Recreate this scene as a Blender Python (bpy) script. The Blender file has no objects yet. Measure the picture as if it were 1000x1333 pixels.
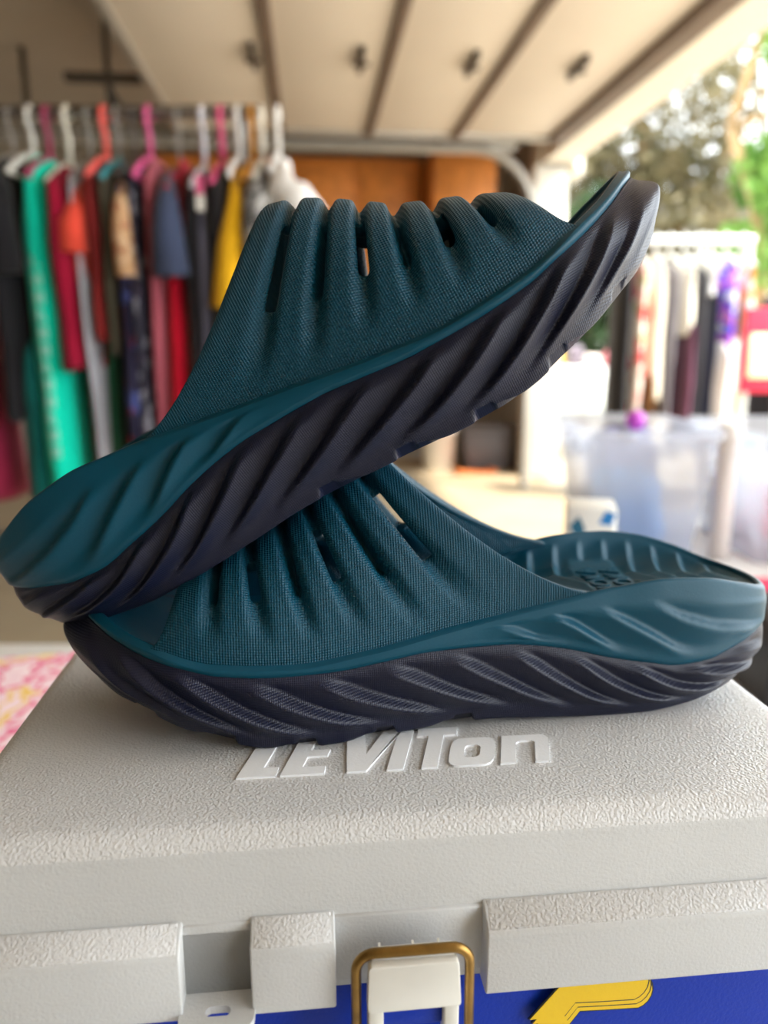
import bpy, bmesh, math, random, zlib
import numpy as np
from math import sin, cos, pi, radians, sqrt
from mathutils import Matrix, Vector

random.seed(7)
rng = np.random.default_rng(7)
S = bpy.context.scene
C = S.collection

# ------------------------------------------------------------------ camera, world, sun, exposure
cd = bpy.data.cameras.new('camera')
cam = bpy.data.objects.new('camera', cd)
C.objects.link(cam)
cam.location = (0, 0, .92)
cam.rotation_euler = (radians(90 - 12), 0, 0)
cd.sensor_fit = 'VERTICAL'
cd.sensor_height = 36
cd.sensor_width = 27
cd.lens = 27.0
cd.clip_start = .01
cd.dof.use_dof = True
cd.dof.focus_distance = .285
cd.dof.aperture_fstop = 5.6
S.camera = cam

wd = bpy.data.worlds.new('sky')
S.world = wd
wd.use_nodes = True
bg = wd.node_tree.nodes['Background']
bg.inputs[0].default_value = (.90, .96, 1.0, 1)
bg.inputs[1].default_value = 2.9

sd = bpy.data.lights.new('sun_offscreen', 'SUN')
sd.energy = 5.0
sd.angle = radians(4)
sd.color = (1, .93, .82)
sun = bpy.data.objects.new('sun_offscreen', sd)
C.objects.link(sun)
sun.location = (6, 2, 8)
sun.rotation_euler = Vector((-.42, .22, -.88)).to_track_quat('-Z', 'Y').to_euler()

S.view_settings.view_transform = 'Standard'
S.view_settings.look = 'None'
S.view_settings.gamma = 1
S.view_settings.use_curve_mapping = False
S.view_settings.exposure = 1.15

# ------------------------------------------------------------------ materials
def lin(c):
    return tuple(((v / 255) / 12.92 if v / 255 <= .04045 else ((v / 255 + .055) / 1.055) ** 2.4) for v in c)

def mat(name, rgb, rough=.6, metal=0, spec=.5, noise=None, bump=None, trans=0, sheen=0, weave=None):
    """rgb in sRGB 0-255; noise=(scale, amount) mottles the colour; bump=(scale, dist, kind); weave=(pitch, dist)"""
    m = bpy.data.materials.new(name)
    m.use_nodes = True
    nt = m.node_tree
    b = nt.nodes['Principled BSDF']
    col = lin(rgb) + (1,)
    b.inputs['Base Color'].default_value = col
    b.inputs['Roughness'].default_value = rough
    b.inputs['Metallic'].default_value = metal
    b.inputs['Specular IOR Level'].default_value = spec
    if sheen:
        b.inputs['Sheen Weight'].default_value = sheen
    if trans:
        b.inputs['Transmission Weight'].default_value = trans
    L = nt.links.new
    tc = nt.nodes.new('ShaderNodeTexCoord')
    if noise:
        n = nt.nodes.new('ShaderNodeTexNoise')
        n.inputs['Scale'].default_value = noise[0]
        n.inputs['Detail'].default_value = 5
        L(tc.outputs['Object'], n.inputs['Vector'])
        r = nt.nodes.new('ShaderNodeMapRange')
        r.inputs[1].default_value = .3
        r.inputs[2].default_value = .7
        r.inputs[3].default_value = 1 - noise[1]
        r.inputs[4].default_value = 1 + noise[1]
        L(n.outputs['Fac'], r.inputs[0])
        mx = nt.nodes.new('ShaderNodeVectorMath')
        mx.operation = 'SCALE'
        mx.inputs[0].default_value = col[:3]
        L(r.outputs[0], mx.inputs['Scale'])
        L(mx.outputs[0], b.inputs['Base Color'])
    last = None
    if bump:
        if bump[2] == 'leather':
            n = nt.nodes.new('ShaderNodeTexVoronoi')
            n.feature = 'SMOOTH_F1'
            n.inputs['Scale'].default_value = bump[0]
            nz = nt.nodes.new('ShaderNodeTexNoise')
            nz.inputs['Scale'].default_value = bump[0] * .6
            nz.inputs['Detail'].default_value = 3
            L(tc.outputs['Object'], nz.inputs['Vector'])
            ad = nt.nodes.new('ShaderNodeVectorMath')
            ad.operation = 'MULTIPLY_ADD'
            ad.inputs[1].default_value = (.0012,) * 3
            L(nz.outputs['Color'], ad.inputs[0])
            L(tc.outputs['Object'], ad.inputs[2])
            L(ad.outputs[0], n.inputs['Vector'])
            out = n.outputs['Distance']
        else:
            n = nt.nodes.new('ShaderNodeTexNoise')
            n.inputs['Scale'].default_value = bump[0]
            n.inputs['Detail'].default_value = 4
            L(tc.outputs['Object'], n.inputs['Vector'])
            out = n.outputs['Fac']
        bp = nt.nodes.new('ShaderNodeBump')
        bp.inputs['Distance'].default_value = bump[1]
        L(out, bp.inputs['Height'])
        last = bp
    if weave:
        uv = nt.nodes.new('ShaderNodeUVMap')
        sp = nt.nodes.new('ShaderNodeSeparateXYZ')
        L(uv.outputs[0], sp.inputs[0])
        k = 2 * pi / weave[0]
        def mth(op, a, bb=None):
            q = nt.nodes.new('ShaderNodeMath')
            q.operation = op
            for i, v in enumerate((a, bb)):
                if v is None:
                    continue
                if isinstance(v, (int, float)):
                    q.inputs[i].default_value = v
                else:
                    L(v, q.inputs[i])
            return q.outputs[0]
        x = mth('MULTIPLY', sp.outputs[0], k)
        y = mth('MULTIPLY', sp.outputs[1], k)
        h = mth('MULTIPLY', mth('SINE', mth('ADD', x, y)), mth('SINE', mth('SUBTRACT', x, y)))
        bp = nt.nodes.new('ShaderNodeBump')
        bp.inputs['Distance'].default_value = weave[1]
        L(h, bp.inputs['Height'])
        if last:
            L(last.outputs[0], bp.inputs['Normal'])
        last = bp
    if last:
        L(last.outputs[0], b.inputs['Normal'])
    return m

def pattern_mat(name, cols, scale, rough=.8, kind='voronoi'):
    m = bpy.data.materials.new(name)
    m.use_nodes = True
    nt = m.node_tree
    b = nt.nodes['Principled BSDF']
    b.inputs['Roughness'].default_value = rough
    tc = nt.nodes.new('ShaderNodeTexCoord')
    if kind == 'voronoi':
        n = nt.nodes.new('ShaderNodeTexVoronoi')
        n.inputs['Scale'].default_value = scale
        sep = nt.nodes.new('ShaderNodeSeparateColor')
        nt.links.new(tc.outputs['Object'], n.inputs['Vector'])
        nt.links.new(n.outputs['Color'], sep.inputs[0])
        f = sep.outputs[0]
    else:
        n = nt.nodes.new('ShaderNodeTexNoise')
        n.inputs['Scale'].default_value = scale
        n.inputs['Detail'].default_value = 2
        nt.links.new(tc.outputs['Object'], n.inputs['Vector'])
        r_ = nt.nodes.new('ShaderNodeMapRange')
        r_.inputs[1].default_value = .3
        r_.inputs[2].default_value = .7
        nt.links.new(n.outputs['Fac'], r_.inputs[0])
        f = r_.outputs[0]
    r = nt.nodes.new('ShaderNodeValToRGB')
    r.color_ramp.interpolation = 'CONSTANT'
    e = r.color_ramp.elements
    while len(e) < len(cols):
        e.new(.5)
    for i, c in enumerate(cols):
        e[i].position = i / len(cols)
        e[i].color = lin(c) + (1,)
    nt.links.new(f, r.inputs[0])
    nt.links.new(r.outputs[0], b.inputs['Base Color'])
    return m

# ------------------------------------------------------------------ object helpers
def tag(o, label=None, cat=None, group=None, kind=None):
    if label: o['label'] = label
    if cat: o['category'] = cat
    if group: o['group'] = group
    if kind: o['kind'] = kind
    return o

def empty(name, loc=(0, 0, 0), rz=0):
    o = bpy.data.objects.new(name, None)
    o.empty_display_size = .02
    C.objects.link(o)
    o.location = loc
    o.rotation_euler = (0, 0, rz)
    return o

def obj(name, verts, faces, m, parent=None, smooth=True, uvs=None):
    me = bpy.data.meshes.new(name)
    me.from_pydata([tuple(map(float, v)) for v in verts], [], [tuple(map(int, f)) for f in faces])
    if uvs is not None:
        ul = me.uv_layers.new(name='UVMap')
        li = np.empty(len(me.loops), dtype=np.int32)
        me.loops.foreach_get('vertex_index', li)
        ul.data.foreach_set('uv', np.asarray(uvs, dtype=np.float32)[li].ravel())
    me.validate()
    if smooth:
        me.polygons.foreach_set('use_smooth', [True] * len(me.polygons))
    me.materials.append(m)
    o = bpy.data.objects.new(name, me)
    C.objects.link(o)
    if parent: o.parent = parent
    return o

class MB:
    def __init__(s):
        s.v = []; s.f = []
    def box(s, x0, x1, y0, y1, z0, z1):
        b = len(s.v)
        s.v += [(x, y, z) for z in (z0, z1) for y in (y0, y1) for x in (x0, x1)]
        s.f += [tuple(b + i for i in q) for q in ((0, 2, 3, 1), (4, 5, 7, 6), (0, 1, 5, 4), (2, 6, 7, 3), (0, 4, 6, 2), (1, 3, 7, 5))]
        return s
    def tube(s, pts, r, n=8, closed=False):
        pts = [Vector(p) for p in pts]
        rr = r if isinstance(r, (list, tuple)) else [r] * len(pts)
        b = len(s.v)
        N = len(pts)
        up = Vector((.31, .52, .8)).normalized()
        prev = None
        for i, p in enumerate(pts):
            a = pts[(i - 1) % N] if (closed or i > 0) else p
            c = pts[(i + 1) % N] if (closed or i < N - 1) else p
            t = (c - a).normalized()
            u = prev - t * prev.dot(t) if prev else up.cross(t)
            if u.length < 1e-5: u = t.orthogonal()
            u.normalize()
            prev = u
            w = t.cross(u)
            for k in range(n):
                q = p + rr[i] * (u * cos(2 * pi * k / n) + w * sin(2 * pi * k / n))
                s.v.append(tuple(q))
        for i in range(N if closed else N - 1):
            j = (i + 1) % N
            for k in range(n):
                s.f.append((b + i * n + k, b + i * n + (k + 1) % n, b + j * n + (k + 1) % n, b + j * n + k))
        if not closed:
            s.f.append(tuple(b + k for k in reversed(range(n))))
            s.f.append(tuple(b + (N - 1) * n + k for k in range(n)))
        return s
    def prism(s, poly, y0, y1, plane='xz'):
        """poly in a plane, extruded along the third axis"""
        b = len(s.v); n = len(poly)
        for y in (y0, y1):
            for p in poly:
                s.v.append((p[0], y, p[1]) if plane == 'xz' else (p[0], p[1], y))
        s.f.append(tuple(b + i for i in range(n)))
        s.f.append(tuple(b + n + i for i in reversed(range(n))))
        for i in range(n):
            j = (i + 1) % n
            s.f.append((b + i, b + n + i, b + n + j, b + j))
        return s
    def build(s, name, m, parent=None, bevel=0, seg=2, smooth=False):
        me = bpy.data.meshes.new(name)
        bm = bmesh.new()
        vs = [bm.verts.new(v) for v in s.v]
        for f in s.f:
            try: bm.faces.new([vs[i] for i in f])
            except ValueError: pass
        bmesh.ops.recalc_face_normals(bm, faces=bm.faces)
        if bevel:
            bmesh.ops.bevel(bm, geom=[e for e in bm.edges if e.calc_face_angle(0) > .3], offset=bevel, segments=seg, profile=.5, affect='EDGES', clamp_overlap=True)
        bm.to_mesh(me); bm.free()
        if smooth or bevel:
            me.polygons.foreach_set('use_smooth', [True] * len(me.polygons))
            if bevel:
                me.set_sharp_from_angle(angle=radians(50))
        me.materials.append(m)
        o = bpy.data.objects.new(name, me)
        C.objects.link(o)
        if parent: o.parent = parent
        return o

def grid_faces(nu, nv, closed_u=False, base=0, flip=False):
    f = []
    for i in range(nu if closed_u else nu - 1):
        j = (i + 1) % nu
        for k in range(nv - 1):
            q = (base + i * nv + k, base + j * nv + k, base + j * nv + k + 1, base + i * nv + k + 1)
            f.append(q[::-1] if flip else q)
    return f

# ------------------------------------------------------------------ the setting (garage frame: r = across, d = along the opening)
PSI = radians(5.4)
def G(r, d, z=0):
    return (r * cos(PSI) - d * sin(PSI), r * sin(PSI) + d * cos(PSI), z)
M_ceil = mat('ceiling_paint', (196, 186, 174), .9, noise=(2, .05))
M_wall = mat('wall_paint', (172, 164, 152), .9, noise=(1.5, .05))
M_jamb = mat('jamb_paint', (238, 232, 220), .6)
M_conc = mat('garage_concrete', (164, 146, 118), .85, noise=(3, .1), bump=(60, .002, 'noise'))
M_drive = mat('driveway_concrete', (162, 150, 130), .9, noise=(1.2, .12))
M_grass = mat('lawn', (96, 112, 62), .95, noise=(8, .35))

def struct(name, mb, m, loc=(0, 0, 0), rz=PSI, bevel=0):
    o = mb.build(name, m, None, bevel)
    o.location = loc
    o.rotation_euler = (0, 0, rz)
    return tag(o, kind='structure')

struct('floor', MB().box(-4.2, 1.62, -3, 6.5, -.1, 0), M_conc)
struct('trim_1', MB().box(1.62, 16, -5, 10.5, -.12, -.015), M_drive)['label'] = 'pale concrete driveway outside the opening'
struct('trim_2', MB().box(-8, 30, 10.5, 40, -.14, -.03), M_grass)['label'] = 'grassy verge beyond the driveway'
struct('wall_back', MB().box(-4.2, 1.75, 6.5, 6.6, 0, 2.6), M_wall)
struct('wall_left', MB().box(-4.3, -4.2, -3, 6.6, 0, 2.6), M_wall)
struct('ceiling', MB().box(-4.3, 1.75, -1.9, 6.6, 2.6, 2.7), M_ceil)
struct('wall_front_unseen', MB().box(-4.3, 1.75, -2.0, -1.9, 0, 2.7), M_wall)  # unseen wall behind the camera, added to shade the near things
# opening: header and the two-step jamb at the far side
struct('trim_3', MB().box(1.58, 1.80, -1.9, 5.46, 2.14, 2.6), M_jamb)['label'] = 'painted header above the garage opening'
struct('trim_4', MB().prism([(1.545, -0.0), (1.78, 0.0), (1.78, 2.14), (1.545, 2.14)], 5.46, 5.62), M_jamb, bevel=.008)['label'] = 'cream painted jamb of the garage opening'
mb = MB().prism([(1.56, 2.14), (1.80, 2.14), (1.86, 2.06), (1.86, 2.6), (1.56, 2.6)], 5.40, 5.62)
struct('trim_5', mb, M_jamb)['label'] = 'painted bracket end where header meets jamb'
struct('trim_6', MB().box(1.62, 1.75, 5.62, 6.6, 0, 2.6), M_wall)['label'] = 'short return wall beside the opening'

# ------------------------------------------------------------------ overhead sectional door, raised
M_door = mat('door_panel_paint', (228, 220, 210), .7, noise=(1.5, .03))
M_strut = mat('door_strut_brown', (112, 96, 84), .6, noise=(4, .15))
M_galv = mat('galvanised_track', (176, 172, 164), .45, metal=.6)
M_dark = mat('dark_bracket', (84, 76, 68), .5, metal=.4)
gd = empty('garage_door', G(0, 0, 2.15), PSI)
tag(gd, 'raised sectional garage door hanging flat under the ceiling, brown strips between cream panels', 'garage door')
joints = [-.735, -.146, .371, .885, 1.50]
for a, b in zip(joints[:-1], joints[1:]):
    p = MB().box(a + .02, b - .02, -.4, 4.84, .015, .05).build('panel', M_door, gd, .004)
for k, j in enumerate(joints):
    w = (.020, .024, .022, .024, .05)[k]
    MB().box(j - w, j + w, -.4, 4.86, -.012 if k < 4 else -.03, .045).build('strip', M_galv if k == 0 else M_strut, gd, .003)
for r in (-.217, .247, .737, 1.22):
    h = MB().box(r - .012, r + .012, 3.55, 3.80, -.02, .016).box(r - .035, r + .035, 3.66, 3.69, -.026, -.012).build('hinge', M_dark, gd, .003)
MB().box(-.76, 1.5, 4.84, 4.90, -.01, .05).build('end_rail', M_galv, gd, .004)

tr = empty('door_track', G(0, 0, 0), PSI)
tag(tr, 'galvanised door track running level then curving down beside the cream jamb', 'track')
pts = [(-1.9, 5.0, 2.12), (.95, 5.0, 2.12)] + [(1.02 + .40 * sin(a), 5.0, 1.72 + .40 * cos(a)) for a in [i * pi / 16 for i in range(9)]] + [(1.42, 5.0, .9), (1.42, 5.0, .0)]
vs = []
MB().tube(pts, .032, 6).build('rail', M_galv, tr)
for r in (-1.6, -.3, .8):
    MB().box(r - .015, r + .015, 4.99, 5.02, 2.13, 2.6).build('hanger_strap', M_dark, tr)
MB().box(-1.9, 1.3, 5.03, 5.10, 2.13, 2.21).build('angle_bar', M_galv, tr, .004)

br = empty('ceiling_bracket', G(-.94, 4.15, 2.6), PSI)
tag(br, 'dark metal hanger bracket with cross bar fixed below the garage ceiling', 'bracket')
MB().box(-.012, .012, -.012, .012, -.62, 0).build('drop_rod', M_dark, br)
MB().box(-.20, .17, -.03, .03, -.43, -.39).build('cross_bar', M_dark, br, .003)
MB().tube([(0, 0, -.45), (.05, 0, -.55), (.02, 0, -.62)], .022, 8).build('hook', M_dark, br)

# ------------------------------------------------------------------ oak cabinets on the back wall
M_oak = mat('honey_oak', (206, 128, 58), .45, noise=(14, .22), bump=(40, .001, 'noise'))
M_brass = mat('aged_brass', (150, 118, 66), .35, metal=1.0, noise=(90, .3))
def cabinet(label, r0, r1, d0, d1, z0, z1, ndoor):
    e = empty('wall_cabinet', G((r0 + r1) / 2, (d0 + d1) / 2, z0), PSI)
    tag(e, label, 'cabinet', None)
    w = (r1 - r0) / 2; dp = (d1 - d0) / 2; h = z1 - z0
    MB().box(-w, w, -dp, dp, 0, h).build('body', M_oak, e, .004)
    dw = 2 * w / ndoor
    for i in range(ndoor):
        x0 = -w + i * dw + .02; x1 = -w + (i + 1) * dw - .02
        dr = MB().box(x0, x1, -dp - .022, -dp + .002, .03, h - .03).build('door', M_oak, e, .004)
        MB().box(x0 + .06, x1 - .06, -dp - .032, -dp - .02, .09, h - .09).build('raised_panel', M_oak, dr, .01)
        kx = x1 - .03 if i % 2 == 0 else x0 + .03
        MB().tube([(kx, -dp - .02, .1), (kx, -dp - .045, .1)], [.008, .014], 8).build('knob', M_brass, dr)
    return e
cabinet('honey oak wall cabinet with two doors over the garage back wall', -.12, .84, 5.95, 6.5, 1.45, 2.27, 2)
cabinet('honey oak wall cabinet nearest the curved door track', .86, 1.30, 5.55, 6.5, 1.45, 2.25, 1)
cabinet('honey oak wall cabinet beside the hanging white shirt', -1.1, -.14, 5.95, 6.5, 1.45, 2.27, 2)

# things on the garage floor under the cabinets
M_grey = mat('grey_plastic', (92, 88, 90), .5)
M_brown = mat('brown_bag', (96, 62, 48), .7, noise=(12, .3))
M_white = mat('white_plastic', (236, 234, 228), .4)
M_orange = mat('orange_plastic', (214, 120, 60), .5)
b = empty('storage_tote', (.80, 6.02, 0), PSI); tag(b, 'dark grey storage tote with lid on the floor by the back wall', 'tote')
MB().prism([(-.17, 0), (.17, 0), (.20, .30), (-.20, .30)], -.13, .15).build('tub', M_grey, b, .012)
MB().box(-.22, .22, -.16, .18, .30, .34).build('lid', M_grey, b, .01)
b = empty('shopping_bag', (1.20, 6.04, 0), PSI); tag(b, 'brown shopping bag standing on the floor beside the grey tote', 'bag')
MB().prism([(-.11, 0), (.11, 0), (.14, .34), (.06, .40), (-.08, .38), (-.13, .33)], -.07, .07).build('body', M_brown, b, .015)
MB().tube([(-.05, -.05, .36), (-.04, -.06, .47), (.04, -.06, .47), (.05, -.05, .36)], .008, 6).build('handle', M_brown, b)
b = empty('bucket', (.42, 5.92, 0)); tag(b, 'white plastic bucket with bail on the garage floor', 'bucket')
def lathe(prof, n=24):
    v = []
    for k in range(n):
        a = 2 * pi * k / n
        v += [(r * cos(a), r * sin(a), z) for r, z in prof]
    return v, grid_faces(n, len(prof), True)
v, f = lathe([(0, 0), (.11, 0), (.135, .30), (.145, .30), (.145, .32), (.13, .32), (.105, .02), (0, .02)])
obj('tub', v, f, M_white, b)
MB().tube([(.14 * cos(a), -.03, .30 + .12 * sin(a)) for a in [i * pi / 8 for i in range(9)]], .004, 6).build('bail', M_galv, b)
b = empty('floor_tray', (.68, 5.72, 0), PSI); tag(b, 'shallow orange tray lying on the garage floor', 'tray')
MB().prism([(-.13, 0), (.13, 0), (.15, .035), (.135, .035), (.12, .012), (-.12, .012), (-.135, .035), (-.15, .035)], -.09, .09).build('tray', M_orange, b)

# ------------------------------------------------------------------ tables
M_tab = mat('white_table_top', (232, 230, 226), .45, noise=(6, .03))
M_leg = mat('table_leg_grey', (120, 120, 122), .4, metal=.7)
def table(label, x0, x1, y0, y1, z):
    e = empty('folding_table', ((x0 + x1) / 2, (y0 + y1) / 2, 0)); tag(e, label, 'table')
    w = (x1 - x0) / 2; d = (y1 - y0) / 2
    MB().box(-w, w, -d, d, z - .04, z).build('table_top', M_tab, e, .012, 3)
    for sx in (-1, 1):
        for sy in (-1, 1):
            MB().tube([(sx * (w - .12), sy * (d - .08), 0), (sx * (w - .12), sy * (d - .08), z - .04)], .014, 8).build('leg', M_leg, e)
        MB().tube([(sx * (w - .12), -(d - .08), .15), (sx * (w - .12), d - .08, .15)], .011, 8).build('crossbar', M_leg, e)
    return e
TZ = .545
table('white folding table under the grey and blue case', -1.0, .66, -.12, .95, TZ)
table('white folding table carrying the clear plastic bins', .44, 1.45, 1.08, 1.8, TZ)

# ------------------------------------------------------------------ the case (grey lid, blue base)
BZ = .765                       # top of the lid
M_lid = mat('pebbled_grey_plastic', (214, 214, 214), .36, noise=(9, .05), bump=(1000, .00034, 'leather'))
M_lid_s = mat('fine_grain_grey_plastic', (204, 205, 205), .45, noise=(14, .05), bump=(900, .00018, 'noise'))
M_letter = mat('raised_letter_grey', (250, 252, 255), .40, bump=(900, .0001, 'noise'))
M_blue = mat('royal_blue_plastic', (0, 48, 165), .45, spec=.25, bump=(700, .0002, 'noise'))
M_yel = mat('yellow_print', (236, 196, 14), .5, bump=(700, .0001, 'noise'))
M_blk = mat('black_print', (26, 30, 30), .5)
M_hasp = mat('ivory_hasp_plastic', (224, 222, 214), .35, noise=(60, .04))
bx = empty('carry_case', (.0, .226, TZ), radians(6))
tag(bx, 'pebbled grey plastic case with blue base and brass wire latch under the slides', 'case')
bx_z = BZ - TZ

def rrect(x0, x1, y0, y1, r, n=8):
    p = []
    for cx, cy, a0 in ((x1 - r, y0 + r, -pi / 2), (x1 - r, y1 - r, 0), (x0 + r, y1 - r, pi / 2), (x0 + r, y0 + r, pi)):
        p += [(cx + r * cos(a0 + i * pi / 2 / n), cy + r * sin(a0 + i * pi / 2 / n)) for i in range(n + 1)]
    return p
LX0, LX1, LY0, LY1 = -.152, .187, .0, .192
def ring_loft(rows):
    """rows: list of (inset, z, corner r); closed at both ends"""
    v = []; n = None; f = []
    for k, (i, z, r) in enumerate(rows):
        p = rrect(LX0 + i, LX1 - i, LY0 + i, LY1 - i, max(r, .002))
        n = len(p)
        v += [(x, y, z) for x, y in p]
    for k in range(len(rows) - 1):
        for a in range(n):
            bq = (a + 1) % n
            f.append((k * n + a, (k + 1) * n + a, (k + 1) * n + bq, k * n + bq))
    f.append(tuple(range(n)))
    f.append(tuple(reversed(range((len(rows) - 1) * n, len(rows) * n))))
    return v, f
R1 = .0085
rows = [(.055, bx_z, .01), (.035, bx_z, .01), (.018, bx_z - .0002, .014)]
rows += [(.003 + R1 * (1 - sin(a)), bx_z - .0003 - R1 * (1 - cos(a)), .016) for a in [i * pi / 2 / 7 for i in range(8)]]
rows += [(.0022, bx_z - .022, .017), (.0005, bx_z - .0295, .018), (-.0005, bx_z - .034, .018), (-.0005, bx_z - .0585, .018), (.004, bx_z - .059, .016)]
v, f = ring_loft(rows)
lid = obj('lid', v, f, M_lid, bx)
lid.data.set_sharp_from_angle(angle=radians(60))
lid.data.materials.append(M_lid_s)
for p_ in lid.data.polygons:
    if abs(p_.normal.z) < .25 and p_.normal.length > 0: p_.material_index = 1
# base
rows = [(.003, bx_z - .0575, .018), (.0025, bx_z - .062, .018), (.004, bx_z - .12, .018), (.006, .004, .018), (.010, 0, .016)]
v, f = ring_loft(rows)
base = obj('base', v, f, M_blue, bx)
base.data.set_sharp_from_angle(angle=radians(60))
# front flange in three lengths, each with a sloping pebbled ledge on its top
def flange(x0, x1):
    zt = bx_z - .0295
    prof = [(.002, zt), (-.0015, zt - .0005), (-.0085, zt - .0052), (-.0092, zt - .0070), (-.0088, zt - .0295), (-.0078, zt - .0305), (.002, zt - .0305)]
    mbb = MB()
    bq = len(mbb.v); n = len(prof)
    for x in (x0, x1):
        for y, z in prof: mbb.v.append((x, y, z))
    mbb.f.append(tuple(range(n))); mbb.f.append(tuple(reversed(range(n, 2 * n))))
    for i in range(n):
        j = (i + 1) % n
        mbb.f.append((i, j, n + j, n + i))
    o = mbb.build('flange', M_lid_s, lid, .0011, 3)
    ld = MB()
    q = [(-.0004, zt + .0002), (-.0083, zt - .0048), (-.0085, zt - .0058), (0, zt - .0008)]
    for x in (x0 + .0012, x1 - .0012):
        for y, z in q: ld.v.append((x, y, z))
    ld.f += [(0, 1, 2, 3), (7, 6, 5, 4)] + [(i, (i + 1) % 4, 4 + (i + 1) % 4, 4 + i) for i in range(4)]
    ld.build('flange_ledge', M_lid, lid, .0003, 2)
flange(-.145, -.0668)
flange(-.0445, -.0168)
flange(.0338, .178)
# notch back wall: recess floor between flanges and the tab with its hole
def rounded_poly(pts, r, n=5):
    out = []
    N = len(pts)
    for i in range(N):
        p = Vector(pts[i]); a = Vector(pts[i - 1]); c = Vector(pts[(i + 1) % N])
        u = (a - p); w = (c - p)
        rr = min(r, u.length * .49, w.length * .49)
        u.normalize(); w.normalize()
        A = p + u * rr; B = p + w * rr
        for k in range(n + 1):
            t = k / n
            out.append(tuple((1 - t) ** 2 * A + 2 * t * (1 - t) * p + t * t * B))
    return out
def plate_with_hole(outer, hc, hr, z0, z1, m, name, parent):
    n = len(outer)
    inner = []
    for (x, y) in outer:
        a = math.atan2(y - hc[1], x - hc[0])
        inner.append((hc[0] + hr[0] * cos(a), hc[1] + hr[1] * sin(a)))
    v = [(x, y, z) for z in (z1, z0) for ring in (outer, inner) for x, y in ring]
    f = []
    for i in range(n):
        j = (i + 1) % n
        f += [(i, j, n + j, n + i), (2 * n + i, 3 * n + i, 3 * n + j, 2 * n + j), (i, 2 * n + i, 2 * n + j, j), (n + i, n + j, 3 * n + j, 3 * n + i)]
    o = obj(name, v, f, m, parent)
    o.data.set_sharp_from_angle(angle=radians(45))
    return o
outer = rounded_poly([(-.068, .001), (-.068, -.0155), (-.0435, -.0155), (-.0435, .001)], .005)
plate_with_hole(outer, (-.0555, -.0085), (.0042, .0026), bx_z - .0598, bx_z - .0570, M_lid_s, 'hasp_tab', lid)
MB().box(-.068, -.0435, -.0005, .003, bx_z - .0600, bx_z - .031).build('notch_wall', M_lid_s, lid, .0006)
MB().box(-.0175, .0345, -.0012, .003, bx_z - .0560, bx_z - .031).build('latch_recess_wall', M_lid_s, lid, .0006)

# latch: brass bail, ivory hasp
lt = [(-.0118, -.016, bx_z - .105), (-.0112, -.0155, bx_z - .046)]
def arc(cx, cz, r, a0, a1, y, n=7):
    return [(cx + r * cos(a0 + (a1 - a0) * i / n), y, cz + r * sin(a0 + (a1 - a0) * i / n)) for i in range(n + 1)]
zt = bx_z - .0352
bail = [(-.0105, -.0150, bx_z - .110)] + arc(-.0105 + .006, zt - .006, .006, pi, pi / 2, -.0135) + arc(.0268 - .006, zt - .006, .006, pi / 2, 0, -.0135) + [(.0272, -.0150, bx_z - .110)]
MB().tube(bail, .0017, 10).build('latch_bail', M_brass, bx, smooth=True)
hs = MB().prism(rounded_poly([(-.0072, bx_z - .0545), (.0236, bx_z - .0545), (.0226, bx_z - .0375), (-.0066, bx_z - .0375)], .0014, 3), -.0172, -.0128).build('latch_hasp', M_hasp, bx, .0006, 2)
MB().box(-.0055, .0215, -.0140, -.0100, bx_z - .0385, bx_z - .0355).build('hinge_rib', M_hasp, hs, .0005)
for x0 in (-.0068, .0180):
    MB().box(x0, x0 + .0050, -.0165, -.010, bx_z - .100, bx_z - .0540).build('hasp_arm', M_hasp, hs, .0006)
MB().box(-.0018, .0180, -.0135, -.0030, bx_z - .064, bx_z - .0572).build('catch', M_blue, hs, .0006)
for x0 in (-.003, .008, .0165):
    MB().box(x0, x0 + .0008, -.0145, -.0095, bx_z - .0362, bx_z - .0348).build('rib', M_hasp, hs)

# raised lettering LEVITON on the lid
def letter(polys, holes=None):
    m_ = MB()
    for p in polys:
        m_.prism(p, bx_z - .0006, bx_z + .0008, 'xy')
    return m_.build('letter', M_letter, lid)
LH = .030
LYB = .0350                     # baseline, local y (front)
def sl(x, y):                   # slanted letter space -> lid space
    return (.0015 + x * .76 + y * .28, LYB + y)
def P_(pts): return [sl(*p) for p in pts]
x = -.0680
def W_(pts, x0): return P_([(x0 + a, b) for a, b in pts])
h = LH; s_ = .0062
letter([W_([(0, 0), (.019, 0), (.019 - .001, s_), (.0105, s_), (.0105, h), (0, h)], -.0690)])
letter([W_([(0, 0), (.0215, 0), (.0205, s_ * .85), (.009, s_ * .85), (.009, h * .42), (.019, h * .42), (.019, h * .58), (.009, h * .58), (.009, h - s_), (.021, h - s_), (.021, h), (0, h)], -.0480)])
letter([W_([(.003, 0), (.0125, 0), (.024, h), (.0145, h), (.0095, .012), (.004, h), (-.0055, h)], -.0185),
        W_([(.0150, .004), (.0180, .012), (.0265, h), (.0248, h)], -.0200)])
letter([W_([(0, 0), (.0082, 0), (.0082, h), (0, h)], .0042)])
letter([W_([(.0065, 0), (.0145, 0), (.0145, h - s_), (.0215, h - s_), (.0215, h), (0, h), (0, h - s_), (.0065, h - s_)], .0150)])
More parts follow.
